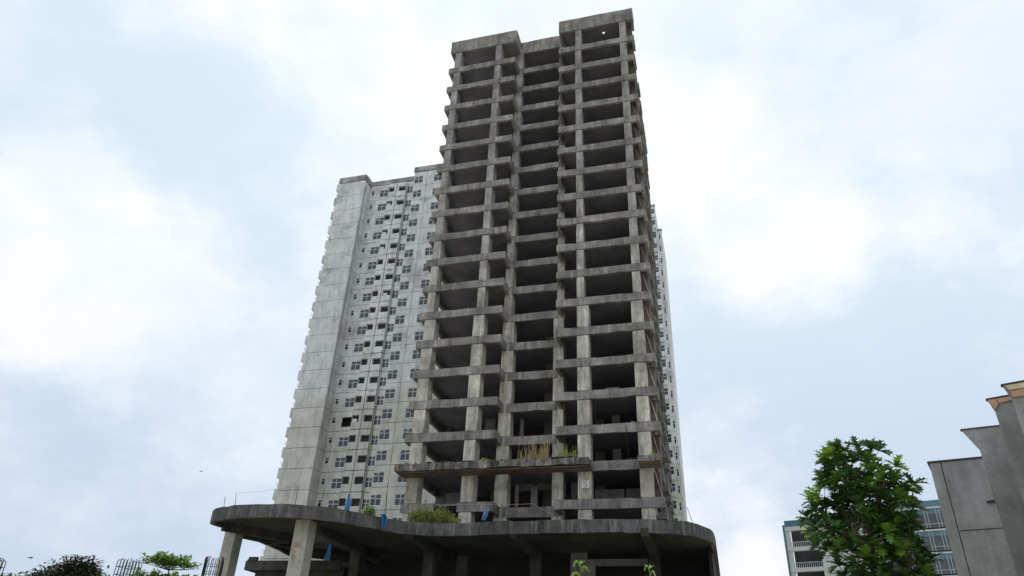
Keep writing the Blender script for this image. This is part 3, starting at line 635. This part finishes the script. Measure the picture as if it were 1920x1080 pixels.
# crown envelope: outline widens downwards, narrower waist on the left at mid height
def env(z):                            # (left, right) reach in metres at height z
    tab = [(3.2, 1.3, 1.7), (5.0, 1.1, 1.6), (5.9, 1.3, 1.6), (6.3, 2.0, 1.3), (7.0, 1.9, 1.3), (7.6, 1.75, 1.75), (8.0, 1.1, 1.7), (8.3, 1.2, 1.4), (8.7, 1.15, 1.3), (9.0, 1.0, 1.1), (9.25, .7, .8)]
    for a, b_ in zip(tab, tab[1:]):
        if a[0] <= z <= b_[0]: q = (z-a[0])/(b_[0]-a[0]); return (a[1]+(b_[1]-a[1])*q, a[2]+(b_[2]-a[2])*q)
    return (tab[0][1], tab[0][2]) if z < 3.2 else (.5, .4)
ends = []; tries = 0
while len(ends) < 300 and tries < 30000:
    tries += 1; z = rn.uniform(3.4, 9.2); l_, r_ = env(z); t_ = rn.uniform(0, 2*math.pi); q = rn.uniform(.12, 1)**.5
    ex = (r_ if math.cos(t_) > 0 else l_)*q*math.cos(t_); ey = (l_+r_)/2*q*math.sin(t_)*.9
    p = Vector((bt.x+ex, bt.y+ey, z))
    if noise.noise(p*.75+Vector((3, 1, 5))) < -.22: continue
    if all((p-e).length > .34 for e in ends): ends.append(p)
limbs = []
for i in range(13):                    # main limbs
    t_ = i*2.4; z = 3.6+i*.43; l_, r_ = env(z); ex = (r_ if math.cos(t_) > 0 else l_)*.72*math.cos(t_); e = Vector((bt.x+ex, bt.y+1.5*math.sin(t_), z))
    zz = z-rn.uniform(1.0, 1.5); f0 = None
    for a, b_ in zip(spine, spine[1:]):
        if a.z <= zz <= b_.z: f0 = a.lerp(b_, (zz-a.z)/(b_.z-a.z))
    path = [f0, f0.lerp(e, .35)+Vector((0, 0, -.2)), f0.lerp(e, .7)+Vector((0, 0, -.12)), e]; trunk.tube(path, [.065, .05, .035, .018], 6)
    for a, b_ in zip(path, path[1:]): limbs += [a.lerp(b_, k_/3) for k_ in range(3)]
limbs += [a.lerp(b_, k_/6) for a, b_ in zip(spine[1:], spine[2:]) for k_ in range(6)]
for p in ends:
    base = min(limbs, key=lambda v: (v-p).length+(1.5 if v.z > p.z-.1 else 0))
    trunk.tube([base, base.lerp(p, .55)+Vector((0, 0, -.08)), p], [.02, .014, .009], 4)
    out_ = Vector((p.x-bt.x, p.y-bt.y, 0)); crown.m = 1 if rn.random() < .2 and p.z > 5 else 0; ax_ = out_*.35+Vector((rn.uniform(-.3, .3), rn.uniform(-.3, .3), .8)); rosette(crown, p, ax_, rn, .46, rn.choice((7, 8, 9)))
crown.build('crown', [M['leaf'], M['leafb']], BTr); trunk.build('trunk', M['bark'], BTr, smooth=True)

# layered tree at the lower left
tt = Vector((-.640, .768, 0))*30; TT = thing('layered_tree', 'slender tree with flat tiers of small bright green leaves, between two rebar cages', 'tree', tuple(tt))
tk = MB(); tk.tube([tt, tt+Vector((0, 0, 3)), tt+Vector((.03, 0, 5.7))], [.09, .06, .015], 7); lc = MB()
side = Vector((.80, .6, 0))
for (z, rad, nb_) in ((5.52, .92, 11), (4.88, 1.25, 13), (4.2, 1.6, 13), (3.4, 1.7, 12)):
    c = tt+Vector((0, 0, z-.1))
    for i in range(nb_):
        t_ = 2*math.pi*i/nb_+rn.uniform(-.2, .2); r_ = rad*rn.uniform(.65, 1.02); e = c+Vector((math.cos(t_)*r_, math.sin(t_)*r_, rn.uniform(.0, .12)))
        tk.tube([c+Vector((0, 0, -.12)), c.lerp(e, .5)+Vector((0, 0, -.06)), e], [.022, .014, .006], 4)
        for q in range(11):
            f_ = .22+.78*q/10; pp = c.lerp(e, f_)+Vector((rn.uniform(-.1, .1), rn.uniform(-.1, .1), rn.uniform(-.03, .1)))
            for _ in range(9):
                d = Vector((rn.uniform(-1, 1), rn.uniform(-1, 1), rn.uniform(-.15, .8))); leafquad(lc, pp+Vector((rn.uniform(-.1, .1), rn.uniform(-.1, .1), rn.uniform(-.02, .2))), d, Vector((0, 0, 1)), rn.uniform(.13, .21), rn.uniform(.08, .11))
tk.build('trunk', M['bark'], TT); lc.build('crown', M['leafm'], TT)
def bushy(name, label, base, hgt, rx, mleaf, nleaf, L_, cz=None, group=None, cat='tree', flat=.6):
    o = thing(name, label, cat, tuple(base), group); k_ = MB(); c_ = MB(); cl_ = []
    for i in range(26):
        t_ = rn.uniform(0, 6.28); q = rn.uniform(0, 1)**.5; zz = hgt-rx*flat*(.1+1.4*rn.random()*1.0)*1.0
        f_ = math.sqrt(max(.05, 1-((zz-(hgt-rx*flat))/(rx*flat))**2)) if abs(zz-(hgt-rx*flat)) < rx*flat else .4
        cl_.append(base+Vector((math.cos(t_)*q*rx*f_, math.sin(t_)*q*rx*f_, zz)))
    fork = base+Vector((0, 0, hgt*.45)); k_.tube([base, fork], [rx*.09, rx*.06], 7)
    for p in cl_:
        k_.tube([fork, fork.lerp(p, .6)+Vector((0, 0, -.05*hgt)), p], [rx*.04, rx*.02, rx*.008], 4)
        for _ in range(nleaf//26):
            pp = p+Vector((max(-1.8, min(1.8, rn.gauss(0, 1))), rn.gauss(0, 1), max(-1.6, min(1.6, rn.gauss(0, .7)))))*rx*.15
            leafquad(c_, pp, Vector((rn.uniform(-1, 1), rn.uniform(-1, 1), rn.uniform(-.5, .8))), Vector((0, 0, 1)), L_*rn.uniform(.6, 1.2), L_*.45)
    k_.build('trunk', M['bark'], o); c_.build('crown', M[mleaf], o); return o
bushy('dark_tree', 'dark rounded tree top at the lower left, left of the uncut steel cages', Vector((-.709, .705, 0))*60, 8.75, 2.6, 'leafd', 9000, .36, flat=.75)
bushy('dark_tree', 'dark tree of which only a low tip shows, at the far lower left corner', Vector((-.752, .659, 0))*60, 7.35, 2.0, 'leafd', 6000, .34, flat=.7)

def shrub(name, label, x0, x1, y, zmax, mleaf, n_, L_, cat='shrub', depth=.8, prof=None):
    c = Vector(((x0+x1)/2, y, 12.42)); o = thing(name, label, cat, tuple(c)); s_ = MB(); l_ = MB()
    for i in range(n_):
        x = rn.uniform(x0, x1); f_ = (x-x0)/(x1-x0); hh = zmax*(prof(f_) if prof else math.sin(math.pi*min(.95, max(.08, f_)))**.5)*rn.uniform(.55, 1.08)
        b_ = Vector((x, y+rn.uniform(-depth, depth)/2, 12.42)); tp = b_+Vector((rn.uniform(-.25, .25), rn.uniform(-.2, .2), hh)); s_.tube([b_, b_.lerp(tp, .5)+Vector((rn.uniform(-.06, .06), 0, 0)), tp], [.012, .009, .004], 4)
        for q in range(34):
            pp = b_.lerp(tp, rn.uniform(.15, 1))+Vector((rn.gauss(0, .1), rn.gauss(0, .1), 0)); leafquad(l_, pp, Vector((rn.uniform(-1, 1), rn.uniform(-1, 1), rn.uniform(-.1, .9))), Vector((0, 0, 1)), L_*rn.uniform(.6, 1.2), L_*.4)
    s_.build('stem', M['bark'], o); l_.build('foliage', mleaf if not isinstance(mleaf, str) else M[mleaf], o); return o
shrub('wild_shrub', 'wide yellow-green shrub growing along the podium edge, left of the hanging blue rag', -22.0, -18.1, 50.1, 1.55, 'leafy', 90, .2, depth=1.3, prof=lambda f_: .75+.35*math.sin(3.0*f_+.4) if f_ < .7 else 1.0-1.6*(f_-.7))
shrub('wild_shrub', 'small green shrub peeping over the podium edge, between two blue tarpaulins', -23.9, -22.9, 46.6, .95, 'leafl', 26, .16, depth=.6)
def tuft(name, label, x0, x1, n_, h_, m_, lean=.3, leaves=0, z=18.97, yy=(55.55, 56.6)):
    o = MB()
    for i in range(n_):
        x = rn.uniform(x0, x1) if rn.random() < .4 else rn.choice((.3, .42, .72, .86))*(x1-x0)+x0+rn.gauss(0, .09)*(x1-x0); cl_h = .55+.5*abs(math.sin(x*2.3))
        b_ = Vector((x, rn.uniform(*yy), z)); tp = b_+Vector((rn.gauss(0, lean), rn.gauss(0, .1), h_*cl_h*rn.uniform(.3, 1.15)))
        md = b_.lerp(tp, .55)+Vector((rn.gauss(0, .05), 0, .05)); w_ = Vector((rn.uniform(.012, .028), 0, 0))
        o.add([b_-w_, b_+w_, md+w_*.8, md-w_*.8, tp+w_*.2, tp-w_*.2], [(0, 1, 2, 3), (3, 2, 4, 5)])
        for q in range(leaves): leafquad(o, b_.lerp(tp, rn.uniform(.2, 1)), Vector((rn.uniform(-1, 1), rn.uniform(-.4, .4), rn.uniform(-.2, .8))), Vector((0, 1, .2)), .2, .05)
    ob = o.build(name, M[m_], loc=((x0+x1)/2, 56, z)); return tag(ob, label, 'grass')
tuft('dry_grass', 'tall straw-coloured dead grass on the canopy ledge under the middle bay', -15.5, -12.7, 90, 1.8, 'straw', .22, 1)
tuft('green_grass', 'green and yellowing grass stalks on the canopy ledge, right of the dead grass', -11.9, -10.5, 40, 1.15, 'leafy', .08, 3)
tuft('weed_patch', 'low patch of pale green weeds on the canopy ledge, left of the dead grass', -19.4, -17.6, 60, .28, 'leafy', .1, 4)
tuft('weed_patch', 'small yellow-green weed on the little right-hand ledge beside the corner column', -4.5, -4.0, 16, .3, 'leafy', .08, 4, 18.92)

# nearby weeds reaching up into the bottom of the picture
def sprout(label, dirx, diry, dist, ztop, sc):
    b_ = Vector((dirx*dist, diry*dist, 0)); o = thing('tall_weed', label, 'plant', tuple(b_), 'tall weeds near the camera'); st_ = MB(); lf_ = MB()
    tp = b_+Vector((.02, 0, ztop)); st_.tube([b_, b_.lerp(tp, .6)+Vector((.02, 0, 0)), tp], [.014, .009, .003], 5)
    for i in range(int(13*sc)):
        z = ztop-.035-i*.055; side_ = 1 if i % 2 else -1; ang = rn.uniform(-.5, .5); L_ = min(.17, .06+.013*i)*sc
        d = Vector((side_*math.cos(ang), math.sin(ang), 0)); root = b_+Vector((0.02, 0, z)); arc = [root+d*L_*t_+Vector((0, 0, .07*math.sin(t_*2.6)-.035*t_*t_)) for t_ in (0, .25, .5, .75, 1)]
        st_.tube(arc, [.004, .003, .003, .002, .001], 4)
        for k_ in range(4):
            for t_ in (.2, .5, .8):
                p = arc[k_].lerp(arc[k_+1], t_)
                for s_ in (1, -1): leafquad(lf_, p, Vector((-d.y*s_, d.x*s_, -.35))+d*.3, Vector((0, 0, 1)), .034*sc, .013)
    for i in range(5):
        a = i*1.256; leafquad(lf_, tp-Vector((0, 0, .02)), Vector((math.cos(a), math.sin(a), .9)), Vector((0, 0, 1)), .07, .022)
    st_.build('stem', M['leafl'], o); lf_.build('foliage', M['leafl'], o); return o
sprout('leafy light green weed tip at the bottom centre, taller of the two weeds', -.182, .983, 8, 2.93, 1.15)
sprout('curling light green weed tip at the bottom, right of the taller weed', -.094, .996, 8, 2.90, .75)

# ------------------------------------------------------------------ small things on the podium
def rod(px, py, qx, qy, label, z=12.55, r_=.018):
    a = at(AZ, z, px, py); a = a+Vector((0, .2, 0)); v = ray(qx, qy); t_ = (a.y-CAM.y)/v.y; b_ = CAM+v*t_
    o = MB().bar((a.x, a.y, 12.4), b_, r_, r_, 5).build('steel_rod', M['rust'], loc=(a.x, a.y, 12.4)); return tag(o, label, 'rod', 'steel rods standing on the podium edge'), a, b_
rod(417, 950, 422, 932, 'short thin steel rod, first from the left on the podium lobe'); _, _, r2 = rod(438, 947, 443, 925, 'second thin steel rod from the left on the podium lobe, tied to a wire')
_, _, r3 = rod(551, 944, 559, 911, 'steel rod on the podium lobe, in front of the white block\'s blank windowless flank'); rod(600, 947, 608, 917, 'steel rod on the podium lobe, right of the white block\'s blank flank, before small windows')
rod(721, 966, 727, 905, 'long thin steel rod standing behind the blue tarpaulin bundle'); rod(1300, 979, 1288, 951, 'lone steel rod leaning left on the curved right end of the podium'); rod(797, 979, 798, 938, 'steel rod standing within the wide yellow-green shrub')
tag(MB().tube([r2, r2.lerp(r3, .5)+Vector((0, 0, -.08)), r3], .006, 4).build('tie_wire', M['rust'], loc=tuple(r2)), 'thin wire strung between rods above the podium lobe', 'wire')
cpts = [at(AY, 49.6, *p) for p in ((842, 946), (900, 945.5), (960, 946), (1000, 944.5), (1012, 952), (1045, 971))]
tag(MB().tube(cpts, .014, 5).build('loose_cable', M['pipe'], loc=tuple(cpts[0])), 'pale loose cable stretched above the podium edge in front of the tower base', 'cable')
def rag(label, y, pts_l, pts_r, m_, name='tarpaulin', folds=5, amp=.09):     # hanging cloth between a left and a right outline
    n_ = len(pts_l); cols = 12; v_ = []; f_ = []
    for i in range(n_):
        a, b_ = at(AY, y, *pts_l[i]), at(AY, y, *pts_r[i])
        for j in range(cols+1):
            t_ = j/cols; p = a.lerp(b_, t_); p.y += amp*math.sin(t_*folds*2+i*.9)+.05*math.sin(i*2.1+t_*4); v_.append(p)
    for i in range(n_-1):
        for j in range(cols): k_ = i*(cols+1)+j; f_.append((k_, k_+1, k_+cols+2, k_+cols+1))
    c = at(AY, y, *pts_l[0]); o = MB().add(v_, f_).build(name, M[m_], loc=tuple(c), smooth=True)
    sm = o.modifiers.new('t', 'SOLIDIFY'); sm.thickness = .02; ss = o.modifiers.new('s', 'SUBSURF'); ss.levels = ss.render_levels = 1; return tag(o, label, 'tarpaulin', 'blue tarpaulins and rags')
rag('narrow blue tarpaulin rising to a peak above the podium edge, before the white block', 44.9, [(652.5, 925), (650, 935), (647, 946), (645, 956)], [(655, 925), (657, 935), (656.5, 946), (655, 958)], 'tarp', folds=3)
rag('knotted blue tarpaulin bundle draped over the podium edge', 46.7, [(713, 963), (712, 968), (715, 974), (716, 983), (716, 990)], [(718, 963), (727, 967), (727.5, 975), (725, 984), (721, 991)], 'tarp', amp=.16)
rag('faded blue cloth hanging from the loose cable before the tower base', 49.3, [(907, 953), (906, 960), (904, 968), (902, 976)], [(916, 953), (917, 960), (914, 968), (909, 977)], 'tarp2')
rag('long dark blue tarpaulin strip hanging inside the podium under the opening in its roof', 50.5, [(617, 1008), (616, 1020), (612, 1036), (605, 1050)], [(621, 1008), (621, 1022), (619, 1040), (617, 1054)], 'tarp', folds=3)
# steel reinforcement cages
def cage(label, loc, hgt, first=None):
    if first is None:
        o = thing('rebar_cage', label, 'rebar cage', (0, 0, 0), 'steel cages of unfinished columns'); w2, d2 = .30, .30; nbar = 5
        P_ = [(-w2+2*w2*i/(nbar-1), -d2) for i in range(nbar)]+[(w2, -d2+2*d2*i/(nbar-1)) for i in range(1, nbar)]+[(w2-2*w2*i/(nbar-1), d2) for i in range(1, nbar)]+[(-w2, d2-2*d2*i/(nbar-1)) for i in range(1, nbar-1)]
        for i, (x, y) in enumerate(P_):
            e = rn.uniform(-.03, .05); ix, iy = x*.8, y*.8
            MB().tube([(x, y, 1.2), (x, y, hgt+e-.06), (x*.96, y*.96, hgt+e), (ix, iy, hgt+e+.02)], .016, 5).build('bar', M['rust'], o)
        z = 3.6
        while z < hgt-.05:
            MB().tube([(-w2, -d2, z), (w2, -d2, z), (w2, d2, z), (-w2, d2, z), (-w2, -d2, z)], .011, 4).build('tie', M['rust'], o); z += .27
        MB().box(-.36, .36, -.36, .36, 0, 3.4).build('column_stub', M['pcol'], o)
    else:
        o = copy_tree(first); o['label'] = label
    o.location = loc; return o
cg = cage('rebar cage standing left of the layered tree', Vector((-.673, .740, 0))*32, 5.72)
c_ = cage('rebar cage in front of the left podium column, right of the layered tree', Vector((-.602, .799, 0))*31, 5.72, cg); c_.location.z = .25; c_.rotation_euler.z = .5
c_ = cage('rebar cage cut by the left edge of the photo', Vector((-.766, .643, 0))*32, 5.72, cg); c_.location.z = -.45; c_.rotation_euler.z = .2
# two birds
for (x, y, dd, lab) in ((57, 1046, 60, 'tiny dark bird low in the sky at the left'), (377, 884, 90, 'tiny dark bird in the sky left of the white block')):
    p = CAM+ray(x, y).normalized()*dd; b_ = MB()
    for s_ in (1, -1): b_.add([p+Vector((0, .05, 0)), p+Vector((0, -.06, 0)), p+Vector((s_*.14, -.05, .06)), p+Vector((s_*.27, 0, .02))], [(0, 1, 2), (0, 2, 3)])
    b_.tube([p+Vector((0, -.13, 0)), p+Vector((0, -.06, 0)), p+Vector((0, .06, 0)), p+Vector((0, .16, -.01))], [.015, .04, .035, .01], 6)
    tag(b_.build('bird', M['bird'], loc=tuple(p)), lab, 'bird')
